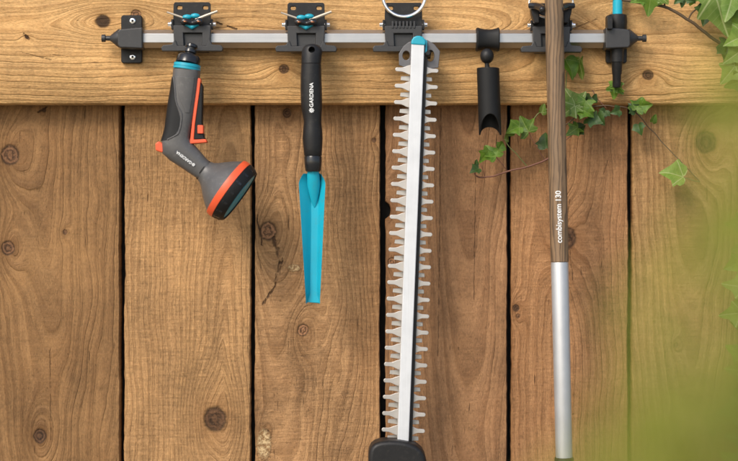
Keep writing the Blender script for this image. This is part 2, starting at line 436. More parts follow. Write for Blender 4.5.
# ------------------------------------------------------------------ the rail
rail = thing('tool_rail', W(375, 39, 46), 'long horizontal aluminium rail with black end brackets screwed to the wooden beam', 'tool rail')
bm = NB()
prof = [(29.2, 46), (34.0, 56), (43.0, 56.5), (47.8, 46.5), (43.0, 37), (34.0, 37)]
def rail_ring(px): return [Vector((W(px, 0, 50).x, -d / 1000, W(0, py, 50).z)) for py, d in prof]
loft(bm, [rail_ring(x) for x in (134, 607)])
part('bar', bm, ALU, rail, .0006)
def end_bracket(cx, s):
    X_ = lambda v: cx + s * v
    bm = NB()
    prism(bm, rrect(min(X_(-10.5), X_(10.5)), max(X_(-10.5), X_(10.5)), 15, 63, 2.5), bd, bd + 7)
    b = part('end_bracket', bm, BLACK, rail, .0012)
    bm = NB()
    pts = [(-12, 29), (11, 27), (11, 48.5), (-12, 47.5), (-14, 45), (-14, 31)]
    prism(bm, [(X_(x), y) for x, y in pts], bd + 7.1, 63 if s > 0 else 69)
    part('end_cap', bm, BLACK2, b, .002, 3)
    bm = NB()
    o = W(X_(-12), 38.2, 50)
    lathe(bm, o, Vector((-s, 0, 0)), [(0, .0118), (.0015, .0115), (.0095, .0052), (.012, .0032), (.0175, .003), (.0178, .0048), (.0225, .0048)], 20, flat=1)
    part('cap_knob', bm, BLACK2, b, .0004)
    for y in (21, 57):
        bm = NB(); o = W(cx + 1.2 * s, y, bd + 6.8)
        lathe(bm, o, Vector((0, -1, 0)), [(0, .0037), (.0012, .0037), (.0016, .0031), (.0016, .0017), (.0011, .0015), (.0008, .0001)], 24, cap=False)
        sc_ = part('screw', bm, CHROME, b); sc_.data.materials.append(BLACK)
        for p in sc_.data.polygons:
            if max((sc_.data.vertices[v].co - o).cross(Vector((0, 1, 0))).length for v in p.vertices) < .0018: p.material_index = 1  # inner faces coloured black for the dark of the hollow socket
    return b
end_bracket(131.5, 1); end_bracket(616.5, -1)

# ------------------------------------------------------------------ the tool clips on the rail
def clip(cx, dy, kind, label):
    root = thing('tool_clip', W(cx, 30 + dy, 55), label, 'tool clip', 'black tool clips on the aluminium rail')
    P = lambda pts: [(cx + x, y + dy) for x, y in pts]
    bm = NB(); prism(bm, P([(-18.5, 3.5), (-17, 2), (17, 2), (18.5, 3.5), (19, 29), (-19, 29)]), 52, 57)
    bp = part('back_plate', bm, BLACK, root, .0008)
    for sx in (-1, 1):
        c = NB(); prism(c, P(rrect(sx * 13 - 2.6, sx * 13 + 2.6, 5, 8.4, 1.0, 2)), 45, 65); cut(bp, c)
    # body that hugs the bar, with a recessed pocket
    bm = NB(); prism(bm, P([(-19, 25), (19, 25), (18, 46), (-18, 46)]), 57.2, 66)
    body = part('clip_body', bm, BLACK2, root, .0012)
    c = NB(); prism(c, P([(-9.5, 32), (9.5, 32), (8.5, 49), (-8.5, 49)]), 60.5, 75); cut(body, c)
    bm = NB()
    prism(bm, P([(-31, 47.5), (-29, 45), (-20, 44.2), (-18, 40), (-16.5, 40), (-14.5, 45.5), (14.5, 45.5), (16.5, 40), (18, 40), (20, 44.2), (29, 45), (31, 47.5), (30, 51), (-30, 51)]), 57.4, 68)
    part('bottom_flange', bm, BLACK2, root, .0009)
    bm = NB(); box(bm, cx - 16, cx + 16, 48.6 + dy, 51 + dy, 36, 57.2)
    part('rail_hook', bm, BLACK, root, .0008)
    for sx in (-1, 1):
        bm = NB(); o = W(cx + sx * 18.5, 24 + dy, 55)
        lathe(bm, o, Vector((sx, 0, 0)), [(0, .0022), (.0014, .0022), (.0014, .0042), (.0034, .0042), (.0036, .0026), (.0066, .0026), (.0072, .0018)], 16)
        part('hinge_pin', bm, CHROME, root, .0003)
        bm = NB(); prism(bm, P([(sx * 18.8, 19), (sx * 20.8, 19), (sx * 20.8, 29), (sx * 18.8, 29)]), 50, 60)
        part('hinge_lug', bm, BLACK, root, .0004)
    if kind == 'knot':
        for sx in (-1, 1):
            bm = NB(); p0, p1 = W(cx + sx * (25.5 if sx > 0 else 25), (11 if sx > 0 else 12) + dy, 66), W(cx + sx * 3.5, 19.5 + dy, 67)
            tube(bm, [p0, p0.lerp(p1, .5), p1], [.0016, .0019, .0019] if sx > 0 else [.0011, .0013, .0014], 10)
            part('spring_rod', bm, RODM, root)
        bm = NB(); q_ = q(68)
        for (x, y, r) in ((-4.8, 17, 3.6), (3.2, 15.8, 3.6)): ball(bm, W(cx + x, y + dy, 67), r * q_, 1.35, .8, .75)
        tube(bm, [W(cx - 6.5, 24 + dy, 66), W(cx, 27 + dy, 69), W(cx + 6.5, 24 + dy, 66)], [.002, .0032, .002], 12)
        part('rubber_cord', bm, TEAL, root, ang=60)
        bm = NB()
        tube(bm, smooth_path([W(cx - 10.5, 22.3 + dy, 70), W(cx - 6, 21.2 + dy, 72.5), W(cx, 23 + dy, 71), W(cx + 6, 21.2 + dy, 72.5), W(cx + 10.5, 22.3 + dy, 70)], 4), [.0025, .0042, .0048, .0046, .0040, .0036, .0032, .0030, .0029, .0030, .0032, .0036, .0040, .0046, .0048, .0042, .0025], 12)
        part('cord_grip', bm, GLOSSB, root, ang=60)
        for sx in (-1, 1):
            bm = NB(); ball(bm, W(cx + sx * 6.8, 21.4 + dy, 76.6), .0016, 1.6, .5, .8, 2); part('rivet', bm, COPPER, root)
    elif kind == 'ring':
        bm = NB(); c0 = W(cx + .5, -5.5 + dy, 64); rr = 21.5 * q(64)
        N = 40; nm = 10
        rings = []
        for i in range(N):
            a = i * math.tau / N; e = Vector((math.cos(a), 0, math.sin(a)))
            rings.append([c0 + e * rr + (e * math.cos(j * math.tau / nm) + Vector((0, 1, 0)) * math.sin(j * math.tau / nm)) * .0022 for j in range(nm)])
        loft(bm, rings + [rings[0]], True, False); bmesh.ops.remove_doubles(bm, verts=bm.verts, dist=1e-6)
        part('steel_ring', bm, CHROME, root)
        for k in range(-3, 4):
            bm = NB(); prism(bm, P([(k * 3.6 - 1, 20.5), (k * 3.6 + 1, 20.5), (k * 3.6 + 1.1, 27.5), (k * 3.6 - 1.1, 27.5)]), 66.1 if False else 57.1, 67.2)
            part('rib', bm, BLACK2, root, .0005)
        bm = NB(); lathe(bm, W(cx + 24, 55 + dy, 60), Vector((0, -1, 0)), [(0, .0035), (.026, .0035), (.028, .002)], 16)
        part('hook_peg', bm, BLACK, root)
        bm = NB(); prism(bm, P([(16, 47), (28, 50), (27, 58), (21, 58)]), 58, 63); part('peg_arm', bm, BLACK, root, .0008)
    else:
        for sx in (-1, 1):
            bm = NB()
            a = [W(cx + sx * 22, 4.5 + dy, 76), W(cx + sx * 15, 5 + dy, 82), W(cx + sx * 9.5, 7.5 + dy, 93), W(cx + sx * 10, 9 + dy, 100)]
            tube(bm, smooth_path(a, 4), [.0036, .0038, .0040, .0042, .0044, .0046, .0048, .0048, .0046, .0044, .004, .0034, .0022], 12)
            part('jaw', bm, GLOSSB, root, ang=60)
            bm = NB(); prism(bm, P([(sx * 12, 3), (sx * 21, 3), (sx * 20, 12), (sx * 17, 22), (sx * 12, 22)]), 57, 75); part('jaw_arm', bm, BLACK, root, .0015)
        bm = NB(); c0 = W(cx - .5, 2 + dy, 68); rr = 15 * q(68)
        pts = [c0 + Vector((math.cos(a) * rr * 1.45, 0, math.sin(a) * rr)) for a in [R(v) for v in range(160, 381, 10)]]
        tube(bm, pts, .0016, 10); part('steel_ring', bm, CHROME, root)
    return root
clip(192, 0, 'knot', 'black rail clip with teal cord, holding the grey and orange spray gun')
clip(306, .5, 'knot', 'black rail clip with teal cord, above the black trowel handle')
clip(403.5, .5, 'ring', 'black ribbed rail clip with a loose steel ring, above the hedge trimmer blade')
clip(551.5, 1, 'jaw', 'black rail clip with two jaws gripping the wooden pole')

# ------------------------------------------------------------------ lettering
def lettering(text, size, place, mat, parent, name='lettering', bold=.02, wrap=None, spacing=1.0):
    """place: function (x, y, offset) -> world point for text-plane coordinates in metres"""
    cu = bpy.data.curves.new('text', 'FONT'); cu.body = text; cu.size = size; cu.offset = bold * size; cu.space_character = spacing
    cu.align_x = 'LEFT'; cu.align_y = 'CENTER'; cu.resolution_u = 4
    o = bpy.data.objects.new('text', cu); C.objects.link(o)
    bpy.context.view_layer.update()
    me = bpy.data.meshes.new_from_object(o.evaluated_get(bpy.context.evaluated_depsgraph_get()))
    bpy.data.objects.remove(o)
    bm = NB(); bm.from_mesh(me)
    for k in range(-8, 9):      # so that straight strokes can follow a curved surface
        bmesh.ops.bisect_plane(bm, geom=bm.verts[:] + bm.edges[:] + bm.faces[:], plane_co=(0, k * size / 14 + 1e-5, 0), plane_no=(0, 1, 0))
    ret = bmesh.ops.extrude_face_region(bm, geom=list(bm.faces))
    top = {v for v in ret['geom'] if isinstance(v, bmesh.types.BMVert)}
    for v in bm.verts:
        v.co = place(v.co.x, v.co.y, .00022 if v in top else .0)
    return part(name, bm, mat, parent)
def emblem(r, place, mat, parent, cx):
    """round flower mark: eight petals about a dot"""
    bm = NB()
    def disc(x, y, rx, ry, a):
        ring = []
        for off in (0, .00022):
            ring.append([place(cx + x + math.cos(a) * rx * math.cos(t) - math.sin(a) * ry * math.sin(t), y + math.sin(a) * rx * math.cos(t) + math.cos(a) * ry * math.sin(t), off) for t in [i * math.tau / 12 for i in range(12)]])
        loft(bm, ring)
    disc(0, 0, r * .2, r * .2, 0)
    for i in range(8):
        a = i * math.tau / 8; disc(math.cos(a) * r * .64, math.sin(a) * r * .64, r * .36, r * .19, a)
    return part('emblem', bm, mat, parent)

# ------------------------------------------------------------------ spray gun
gd = 84.0
gun = thing('spray_gun', W(187, 64, gd), 'grey hose spray gun with orange trigger and big round head, hanging leftmost on the rail', 'spray gun')
GS = [  # left, right, half thickness
    ((173.5, 69), (200.5, 71), 12.5), ((172.5, 78), (199.8, 79.5), 12.6), ((170.3, 92), (198, 94), 12.4), ((168, 106), (196, 108), 12.2), ((166.5, 118), (194, 120), 12.2),
    ((164.8, 130), (191.6, 131), 12.2), ((161.5, 141), (190.5, 138), 12.4), ((162.5, 153.5), (192.5, 143), 12.6), ((170, 160.5), (196.5, 147), 12.2), ((181, 167.5), (201.5, 152.8), 11.4), ((190.5, 174), (206, 158), 10.8), ((199, 179.5), (210.5, 162.5), 10.4)]
def gun_pt(i, th, off=0.0):
    (l, r, hz) = GS[int(i)] if float(i).is_integer() else tuple(
        tuple(a + (b - a) * (i % 1) for a, b in zip(GS[int(i)][k], GS[int(i) + 1][k])) if k < 2 else GS[int(i)][2] + (GS[int(i) + 1][2] - GS[int(i)][2]) * (i % 1) for k in range(3))
    L, Rr = W(*l, gd), W(*r, gd); c = (L + Rr) / 2; e = (Rr - L) / 2; w = e.length + off
    h_ = hz * q(gd) + off
    cs, sn = math.cos(th), math.sin(th); p = 1.0 / 1.35
    return c + e.normalized() * (math.copysign(abs(cs) ** p, cs) * w) + Vector((0, -1, 0)) * (math.copysign(abs(sn) ** p, sn) * h_)
bm = NB(); n = 32
loft(bm, [[gun_pt(i * .5, k * math.tau / n) for k in range(n)] for i in range(2 * (len(GS) - 1) + 1)])
body = part('gun_body', bm, GREYP, gun, ang=60)
# side grip of black rubber, wraps round the left side
bm = NB(); rows = []
WD = ((.9, .10), (1.2, .20), (2, .40), (2.5, .50), (3, .70), (3.5, .93), (4, 1.08), (4.6, 1.12), (5, 1.08), (5.5, .95), (6.0, .45))
for i, wd in WD:
    v_ = 1 - wd; th0 = math.acos(math.copysign(abs(v_) ** 1.35, v_)); rows.append((i, th0))
rings = []
for i, th0 in rows:
    outer = [gun_pt(i, math.pi - th0 + 2 * th0 * k / 16, .0007) for k in range(17)]
    inner = [gun_pt(i, math.pi - th0 + 2 * th0 * k / 16, -.001) for k in range(16, -1, -1)]
    rings.append(outer + inner)
loft(bm, rings); part('rubber_grip', bm, RUBBER, gun, ang=60)
# raised ridge beside the rubber
bm = NB(); tube(bm, smooth_path([gun_pt(i, math.pi - th0 - .07, .0003) for i, th0 in rows], 4), .0010, 8); part('ridge', bm, GREYP, gun)
bm = NB(); rings = []
for i, th0 in rows[:6]:
    a0, a1 = .95, math.pi - th0 - .30
    if a1 < a0 + .15: a0 = a1 - .15
    rings.append([gun_pt(i, a0 + (a1 - a0) * k / 10, .0006) for k in range(11)] + [gun_pt(i, a0 + (a1 - a0) * k / 10, -.001) for k in range(10, -1, -1)])
loft(bm, rings); part('front_panel', bm, GREYP, gun, .0004, 2, 60)
# connector on top
bm = NB(); ax = (W(187, 70, gd) - W(191.5, 40, gd)).normalized(); o = W(192, 44, gd - 4); u = q(gd)
lathe(bm, o, (W(187.5, 65, gd) - o), [(0, 4.5 * u), (1 * u, 6 * u), (3.4 * u, 6.2 * u), (4 * u, 5 * u), (6 * u, 4.8 * u), (6.5 * u, 6.4 * u), (9 * u, 6.6 * u), (9.8 * u, 5.2 * u), (11 * u, 5.6 * u), (12 * u, 10 * u), (14 * u, 11.6 * u), (20.5 * u, 12.3 * u)], 28)
part('hose_connector', bm, GLOSSB, gun, ang=40)
bm = NB(); o = W(187.6, 63.6, gd)
lathe(bm, o, W(186.6, 70.4, gd) - o, [(0, 12 * u), (.4 * u, 13.4 * u), (3.0 * u, 13.6 * u), (3.2 * u, 13.1 * u), (3.7 * u, 13.1 * u), (3.9 * u, 13.7 * u), (5.9 * u, 13.7 * u), (6.3 * u, 13 * u)], 40)
part('swivel_ring', bm, TEAL, gun, ang=30)
# trigger
bm = NB(); prism(bm, [(196.8, 79.5), (198.6, 77.6), (200.8, 79), (199.4, 92), (197.4, 106), (195, 124), (193.8, 139.5), (206, 139), (207, 142.3), (189.5, 143.8), (190, 140), (192, 122), (194, 106), (196, 90)], gd - 9, gd + 9)
trig = part('trigger', bm, ORANGE, gun, .0010, 3)
bm = NB(); prism(bm, [(200.8, 82), (202.6, 86), (202.2, 104), (201.8, 122), (203.8, 137), (205.6, 139.4), (192.5, 139.4), (194, 122), (196.4, 104), (198.4, 90)], gd - 10, gd + 7.5)
part('trigger_pad', bm, RUBBER, trig, .0012, 3)
bm = NB(); prism(bm, rrect(197.4, 203.2, 125, 133.5, .8, 3), gd - 6, gd + 10); part('lock_button', bm, ORANGE, trig, .0008)
bm = NB(); tube(bm, smooth_path([W(200, 133, gd + 3), W(203, 137, gd + 4), W(205.5, 141, gd + 3)], 4), .0012, 8); part('trigger_spring', bm, GLOSSB, trig)
bm = NB(); prism(bm, [(155.2, 143.5), (158.5, 141), (163, 143.5), (164.5, 151.5), (161.5, 152.5), (155.5, 150.3)], gd - 9, gd + 8); part('rear_button', bm, ORANGE, gun, .0016, 3)
# head
hax = Vector((.80, -.03, -.585)).normalized(); ho = W(204.5, 171, gd)
def head(prof, nm, mt, ang=30, cap=True, nseg=48):
    bm = NB(); lathe(bm, ho, hax, [(t * u, r * u) for t, r in prof], nseg, cap); return part(nm, bm, mt, gun, ang=ang)
head([(-1, 9.6), (-.2, 10.6), (0, 11.2), (3, 12.2), (7, 15), (12, 19.8), (17, 24.2), (22, 28), (26.5, 30.8)], 'spray_head', GREYP, 40)
head([(-2.2, 9), (-2.0, 10.95), (-.9, 11.1), (-.7, 9)], 'joint_ring', RUBBER)
head([(26.2, 30.4), (26.5, 32.0), (29.8, 32.8), (33.4, 32.6), (33.6, 31)], 'selector_ring', ORANGE)
sr = head([(33.4, 30.5), (33.6, 32.2), (37, 32.0), (42.5, 29.8), (44, 28.6), (44, 27), (42.6, 26.6), (42.6, 20)], 'rubber_rim', RUBBER, 30)
a_, b_ = frame(hax)
bm = NB()
for k in range(16):
    a = k * math.tau / 16; e = a_ * math.cos(a) + b_ * math.sin(a); tn = -a_ * math.sin(a) + b_ * math.cos(a)
    f0 = ho + hax * 35 * u + e * 31.8 * u; f1 = ho + hax * 41 * u + e * 30.2 * u
    loft(bm, [[f + tn * sx * 1.6 * u + e * oo for sx, oo in ((-1, -.0008), (1, -.0008), (.8, .0008), (-.8, .0008))] for f in (f0, f1)])
part('rim_lugs', bm, GLOSSB, sr, .0003)
fc = head([(42.0, 26.4), (42.9, 26.4), (43.0, 18), (43.4, 17.8), (43.4, 8), (43.0, 7.5), (43.0, .01)], 'spray_face', TEAL, 30)
# lettering along the barrel, running up to the left
bx = (W(177, 151.5, gd) - W(193.8, 164.4, gd)); bl = bx.length; bx = bx.normalized(); bo = W(193.8, 164.4, gd)
by = Vector((-bx.z, 0, bx.x)); by = -by if by.z > 0 else by
from mathutils.bvhtree import BVHTree
gun_bvh = BVHTree.FromPolygons([v.co.copy() for v in body.data.vertices], [tuple(p.vertices) for p in body.data.polygons])
def barrel(x, y, o):
    p = bo + bx * x + by * y
    hit = gun_bvh.ray_cast(Vector((p.x, -1, p.z)), Vector((0, 1, 0)))[0]
    return Vector((p.x, (hit.y if hit else -gd / 1000) - .0005 - o, p.z))
bm = NB()
pl = []
for (x, y) in rrect(-.0035, bl + .001, -.0026, .0026, .0024, 5): pl.append((x, y))
loft(bm, [[barrel(x, y, -.0008) for x, y in pl], [barrel(x, y, .0001) for x, y in pl]])
part('badge', bm, GREYD, gun)
lettering('GARDENA', .0050, lambda x, y, o: barrel(x + .0012, y, o + .0007), WHITE, gun, bold=.02)
emblem(.0022, lambda x, y, o: barrel(x, y, o + .0007), WHITE, gun, -.0013)

# ------------------------------------------------------------------ trowel
td = 82.0; u = q(td)
trowel = thing('hand_trowel', W(312, 171, td), 'narrow teal hand trowel with black handle, hanging point down beside the spray gun', 'trowel')
HS = [(44.2, 312, 3.5, 3), (45.2, 312, 6.5, 5.5), (47.5, 312, 9, 7), (51, 312, 10.2, 8), (56, 311.6, 10.2, 9), (63.6, 311.2, 9.9, 9.6), (64.0, 311.2, 9.5, 9.2), (64.5, 311.2, 9.9, 9.6), (75, 311, 10.4, 10), (90, 311.2, 10.8, 10.4), (105, 311.6, 10.6, 10.2), (114, 312, 9.6, 9.6), (122, 312.6, 8.7, 9.2), (130, 312.6, 9.6, 10), (138, 312.6, 10.1, 10.2), (148, 312.8, 9.4, 9.6), (155, 313, 8.8, 9), (156, 313, 8.2, 8.4)]
bm = NB()
def hring(y, x, hw, hz, n=28): return [W(x, y, td) + Vector((math.cos(k * math.tau / n) * hw * u, -math.sin(k * math.tau / n) * hz * u, 0)) for k in range(n)]
loft(bm, [hring(*h) for h in HS])
hd = part('handle', bm, BLACK, trowel, ang=50)
c = NB(); o = W(311.4, 47.0, 100); lathe(c, o, Vector((0.0, 1, -.25)), [(0, 3.4 * u), (.022, 3.2 * u)], 20); cut(hd, c)
bm = NB(); loft(bm, [hring(y, x, hw, hz) for y, x, hw, hz in ((156.2, 313, 8.4, 8.4), (157, 313, 8.9, 8.8), (164, 313.1, 8.7, 8.6), (170.5, 313.1, 7.8, 7.8), (171.6, 313.1, 6.8, 6.8))])
part('collar', bm, GLOSSB, trowel, ang=40)
# blade: folded sheet
def blade_sec(y):
    f = (y - 182) / 120
    xl = 298.7 + f * 7.2; xr = 325.5 - f * 5.6; c = 314.6 - f * 1.2
    if y < 184:
        e = (184 - y) / 12; xl += 6.5 * e ** 1.6; xr -= 6.5 * e ** 1.6
    hw = 3.4; dz = 9.5
    if y > 292: e = (y - 292) / 10; hw = 3.4 + 3.2 * e ** 1.5; dz = 9.5 - 5.5 * e
    if y < 215: e = (215 - y) / 43; hw = 3.4 + 1.0 * e
    return xl, c - hw, c + hw, xr, dz
bm = NB(); rings = []
ys = [173.5, 175, 177, 179, 181, 183, 186, 190, 195, 200, 207, 215, 225, 240, 255, 270, 285, 292, 295, 298, 300.5]
for y in ys:
    xl, a, b, xr, dz = blade_sec(y)
    pts = [(xl, dz), (xl + (a - xl) * .3, dz * .93 * .78), (xl + (a - xl) * .65, dz * .42), (a - .5, .6), (a + .4, .0), (b - .4, .0), (b + .5, .6), (xr + (b - xr) * .65, dz * .42), (xr + (b - xr) * .3, dz * .73), (xr, dz)]
    f = (y - 250) / 120
    tip = lambda x: (abs(x - 313) / 7.0) ** 2 * 3.4 if y > 299 else 0
    fr = [W(x, y + tip(x), td - 12 + z * 1.25) for x, z in pts]
    bk = [p + Vector((0, .0016, 0)) for p in fr][::-1]
    rings.append(fr + bk)
loft(bm, rings)
part('blade', bm, TEALB, trowel, .0005, 2, 25)
bm = NB(); rings = []
for y, hw, z in ((170, 5.8, 5.6), (176, 6.4, 5.8), (184, 6.6, 5.2), (192, 5.4, 3.6), (200, 3.4, 1.8), (206, 1.4, .5), (208, .4, .1)):
    f = (y - 170) / 38
    c = W(313.2 + f * 1.2, y, td - 2 - f * 10)
    rings.append([c + Vector((math.cos(k * math.tau / 20) * hw * u, -math.sin(k * math.tau / 20) * z * u, 0)) for k in range(20)])
loft(bm, rings); part('socket', bm, TEALB, trowel, ang=60)
# print on handle: emblem at the bottom, word running up
def hplace(x, y, o):
    a = -y / (10.5 * u) + .06
    yy = 111.0 - x / u
    return W(311.3, yy, td) + Vector((-math.sin(-a) * (10.8 * u + o) , -math.cos(a) * (10.55 * u + o + .0003), 0))
lettering('GARDENA', .0064, lambda x, y, o: hplace(x + .0038, y, o), WHITE, trowel, bold=.015, spacing=1.02)
emblem(.0032, hplace, WHITE, trowel, .0)

# ------------------------------------------------------------------ hedge trimmer
hd_ = 76.0
trim = thing('hedge_trimmer', W(401, 447, hd_), 'hedge trimmer hanging blade up, with steel teeth and long white guide bar', 'hedge trimmer')
A0, A1 = W(418.0, 40, hd_), W(402.7, 447, hd_)
ta = (A1 - A0).normalized(); tp = Vector((-ta.z, 0, ta.x)); tp = tp if tp.x > 0 else -tp
TL = (A1 - A0).length; u = q(hd_)
def T(s, w, d): # s: px along from the top, w: px across, d mm
    p = A0 + ta * (s * u) + tp * (w * u); return Vector((p.x, -d / 1000, p.z))
def tprism(bm, pts, d0, d1): loft(bm, [[T(s, w, d0) for s, w in pts], [T(s, w, d1) for s, w in pts]])
def tooth_side(sc, long):
    if long: return [(-5.0, 6.2), (-4.4, 8.4), (-3.8, 10.2), (-2.8, 12.2), (-2.1, 14.6), (-2.0, 18.4), (-2.0, 20.2), (-1.2, 21.3), (0, 21.7), (1.2, 21.3), (2.0, 20.2), (2.0, 18.4), (2.1, 14.6), (2.9, 12.2), (3.9, 10.2), (4.6, 8.4), (5.2, 6.2)]
    return [(-3.2, 6.0), (-2.7, 8.6), (-2.5, 11), (-2.1, 15.4), (1.8, 15.8), (2.2, 11.5), (2.5, 8.8), (3.1, 6.0)]
pitch = 16.4
def blade(nm, s0, nteeth, long, d0, d1, mt):
    right, left = [], []
    for k in range(nteeth):
        for ds, w in tooth_side(1, long):
            right.append((s0 + k * pitch + ds, w)); left.append((s0 + k * pitch + ds, -w))
    bm = NB(); top, bot = s0 - 12, s0 + (nteeth - 1) * pitch + 10
    tprism(bm, [(top, -5.8)] + [(top, 5.8)] + right + [(bot, 5.8), (bot, -5.8)] + left[::-1], d0, d1)
    return part(nm, bm, mt, trim, .0005, 2, 30)
blade('upper_blade', 30.0, 23, True, 73.4, 76, STEEL)
blade('lower_blade', 38.4, 23, False, 66.4, 69.2, STEELL)
bm = NB(); tprism(bm, [(4, -6.6), (4, 6.4), (TL / u + 6, 5.6), (TL / u + 6, -5.6)], 76.2, 87)
part('guide_bar', bm, GUIDE, trim, .0011, 3)
bm = NB(); tprism(bm, [(6, 6.6), (6, 9.9), (TL / u + 6, 9.0), (TL / u + 6, 5.8)], 76.2, 80); part('guide_shade_strip', bm, BLACK, trim, .0004)  # black strip stands in for the shaded right side of the guide bar
bm = NB(); tprism(bm, [(2.0, -9), (6, -14), (14, -18.6), (25.5, -18), (29, -8), (29, 9), (26.5, 21.5), (10, 22.6), (3.2, 16.5), (-.5, 10), (-1.5, 0)], 70.2, 73.2)
gp = part('end_plate', bm, STEELD, trim, .0006)
for (s, w, rx, ry) in ((15, 13.2, 3.6, 5.8), (15.5, -11.2, 3.6, 4.6)):
    c = NB(); tprism(c, [(s + ry * math.sin(a), w + rx * math.cos(a)) for a in [i * math.tau / 20 for i in range(20)]], 60, 90); cut(gp, c)
# teal nose cap
bm = NB()
out = [(5.6, -7.0), (1.5, -6.7), (-1.8, -4.8), (-3.2, -1.6), (-3.4, 1.2), (-2.4, 4.4), (0, 6.8), (3, 7.6), (6.0, 7.4)]
tprism(bm, out, 75.5, 88.2); part('nose_cap', bm, TEAL, trim, .0018, 3)
bm = NB(); tprism(bm, [(-1, 7.2), (1.5, 9.2), (13, 9.4), (13, 7.2)], 74, 82); part('cap_clip', bm, TEAL, trim, .0006)
for s in (120, 262):
    pass
# hand guard and gearbox below
gpts = [(368.2, 458), (368.8, 451.5), (371, 446.5), (375, 443.3), (381, 441.4), (390, 440.6), (400, 441), (409, 442.6), (416.5, 445.6), (422, 450), (425.2, 455.5), (427, 463), (426.5, 490), (418, 508), (380, 508), (369, 492)]
bm = NB(); prism(bm, gpts, 58, 102); part('hand_guard', bm, BLACK, trim, .006, 4)
bm = NB(); o = W(400, 506, 80); lathe(bm, o, Vector((-.04, 0, -1)), [(0, .024), (.01, .032), (.06, .034), (.12, .027), (.20, .022), (.30, .024), (.31, .018)], 28, flat=.9)
part('motor_housing', bm, BLACK2, trim, ang=50)

# ------------------------------------------------------------------ pipe holder
pd = 66.0; u = q(pd)
ph = thing('pipe_holder', W(487.5, 40, 56), 'black pipe clip with ball joint and open half tube, right of the hedge trimmer', 'pipe clip')
bm = NB(); rings = []
for x, dr in ((476, 1.2), (477.2, 2.0), (480, 1.0), (484, .1), (488, -.2), (492, .1), (496, 1.0), (498, 2.0), (499, 1.2)):
    c = W(x, 39.5, 50)
    hh, dd = (10.2 + dr * .9) * u, (11 + dr) * u
    rings.append([c + Vector((0, -dd * math.copysign(abs(math.sin(t)) ** .7, math.sin(t)), hh * math.copysign(abs(math.cos(t)) ** .7, math.cos(t)))) for t in [k * math.tau / 28 for k in range(28)]])
loft(bm, rings); part('rail_clamp', bm, RUBBER, ph, .0006, 2, 50)
bm = NB(); ball(bm, W(487, 56, pd), 6.9 * u, 1, 1, 1.12); tube(bm, [W(487, 60, pd), W(487, 64, pd), W(487.5, 70, pd)], [.004, .0028, .0034], 16)
part('ball_joint', bm, BLACK, ph, ang=60)
bm = NB(); N = 40; Ro, Ri = 11.3, 9.6
def pipe_pt(k, f, r):
    a = k * math.tau / N; cs, sn = math.cos(a), math.sin(a)      # a = 0 faces the viewer
    yb = 114.5 + 22.5 * (1 - cs) if cs >= 0 else 126.5 + 10 * (1 + cs)
    y = 68 + (min(yb, 135.0) - 68) * f
    c = W(488 + (y - 68) * .033, y, pd)
    return c + Vector((sn * r * u, -cs * r * u, 0))
fs = [0, .03, .2, .4, .6, .8, .97, 1.0]
outer = [[pipe_pt(k, f, Ro) for k in range(N)] for f in fs]
inner = [[pipe_pt(k, f, Ri) for k in range(N)] for f in fs[::-1]][:-1]
inner.append([W(488, 71, pd) + (p - W(488, 68, pd)) for p in [pipe_pt(k, 0, Ri) for k in range(N)]])
loft(bm, outer + inner)
part('half_tube', bm, RUBBER, ph, .0006, 2, 40)

# ------------------------------------------------------------------ pole
pd = 94.0; u = q(pd)
pole = thing('tool_pole', W(559.7, 262, pd), 'long round tool pole, grey-brown wood above and bare aluminium below', 'pole')
Q0, Q1 = W(551.2, -120, pd), W(559.65, 262, pd); Q2 = W(566.0, 545, pd)
paxis = (Q1 - Q0)
mw, t, b = new_mat('grey_ash_wood'); x, y, z, v = objxyz(t)
xx = x / S; zz = z / S
# rings of a straight rod cut a little across the grain
lo = noise(t, vec(t, xx / 9.0, zz / 70.0, 2.0), 1.0, 3.0) - .5
rr = (((xx - zz * -.022 - 247.0) + lo * 16.0) ** 2.0 + ((y / S) * 1.0 + zz * .11 + 90.0 + lo * 6.0) ** 2.0).sqrt()
f = (rr / 3.4 + lo * 1.0).fract(); late = f.step(.3, .85) * f.step(1.0, .93)
fib = noise(t, vec(t, xx / .9, zz / 30.0, y * 900.0), 1.0, 4.0, .65)
blot = noise(t, vec(t, xx / 7.0, zz / 60.0, 5.0), 1.0, 3.0)
c = mix(t, late * .8, (.235, .145, .075), (.075, .046, .025)); c = mix(t, fib.step(.5, .75) * .55, c, (.07, .05, .032)); c = mix(t, blot.step(.45, .7) * .4, c, (.10, .072, .045))
t.links.new(c, b.inputs['Base Color']); b.inputs['Roughness'].default_value = .6; bump(t, b, fib + late * .5, .5, .0006)
bm = NB(); tube(bm, [Q0.lerp(Q1, i / 12) for i in range(13)], 9.1 * u, 40); part('wooden_shaft', bm, mw, pole, .0008)
bm = NB(); pts = [Q1 + (Q2 - Q1).normalized() * .0003, Q1.lerp(Q2, .004), Q1.lerp(Q2, .5), Q2]; tube(bm, pts, [8.5 * u, 8.75 * u, 8.4 * u, 8.3 * u], 40); part('aluminium_tube', bm, ALUT, pole, ang=30)
bm = NB(); e = Q1.lerp(Q2, .69); tube(bm, [e, e.lerp(Q2, .02), e.lerp(Q2, .5), Q2.lerp(e, -.1)], [9.2 * u, 9.6 * u, 9.8 * u, 9 * u], 32); part('socket_collar', bm, BLACK, pole, ang=40)
pa = paxis.normalized()
def pplace(x, y, o):
    a = y / (9.1 * u) - .08
    c = Q1 - pa * (x + 19.0 * u)
    return c + Vector((math.sin(a) * (9.1 * u + o + .0002), -math.cos(a) * (9.1 * u + o + .0002), 0))
lettering('combisystem 130', .0094, lambda x, y, o: pplace(x, -y, o), WHITE, pole, bold=.012, spacing=.98)

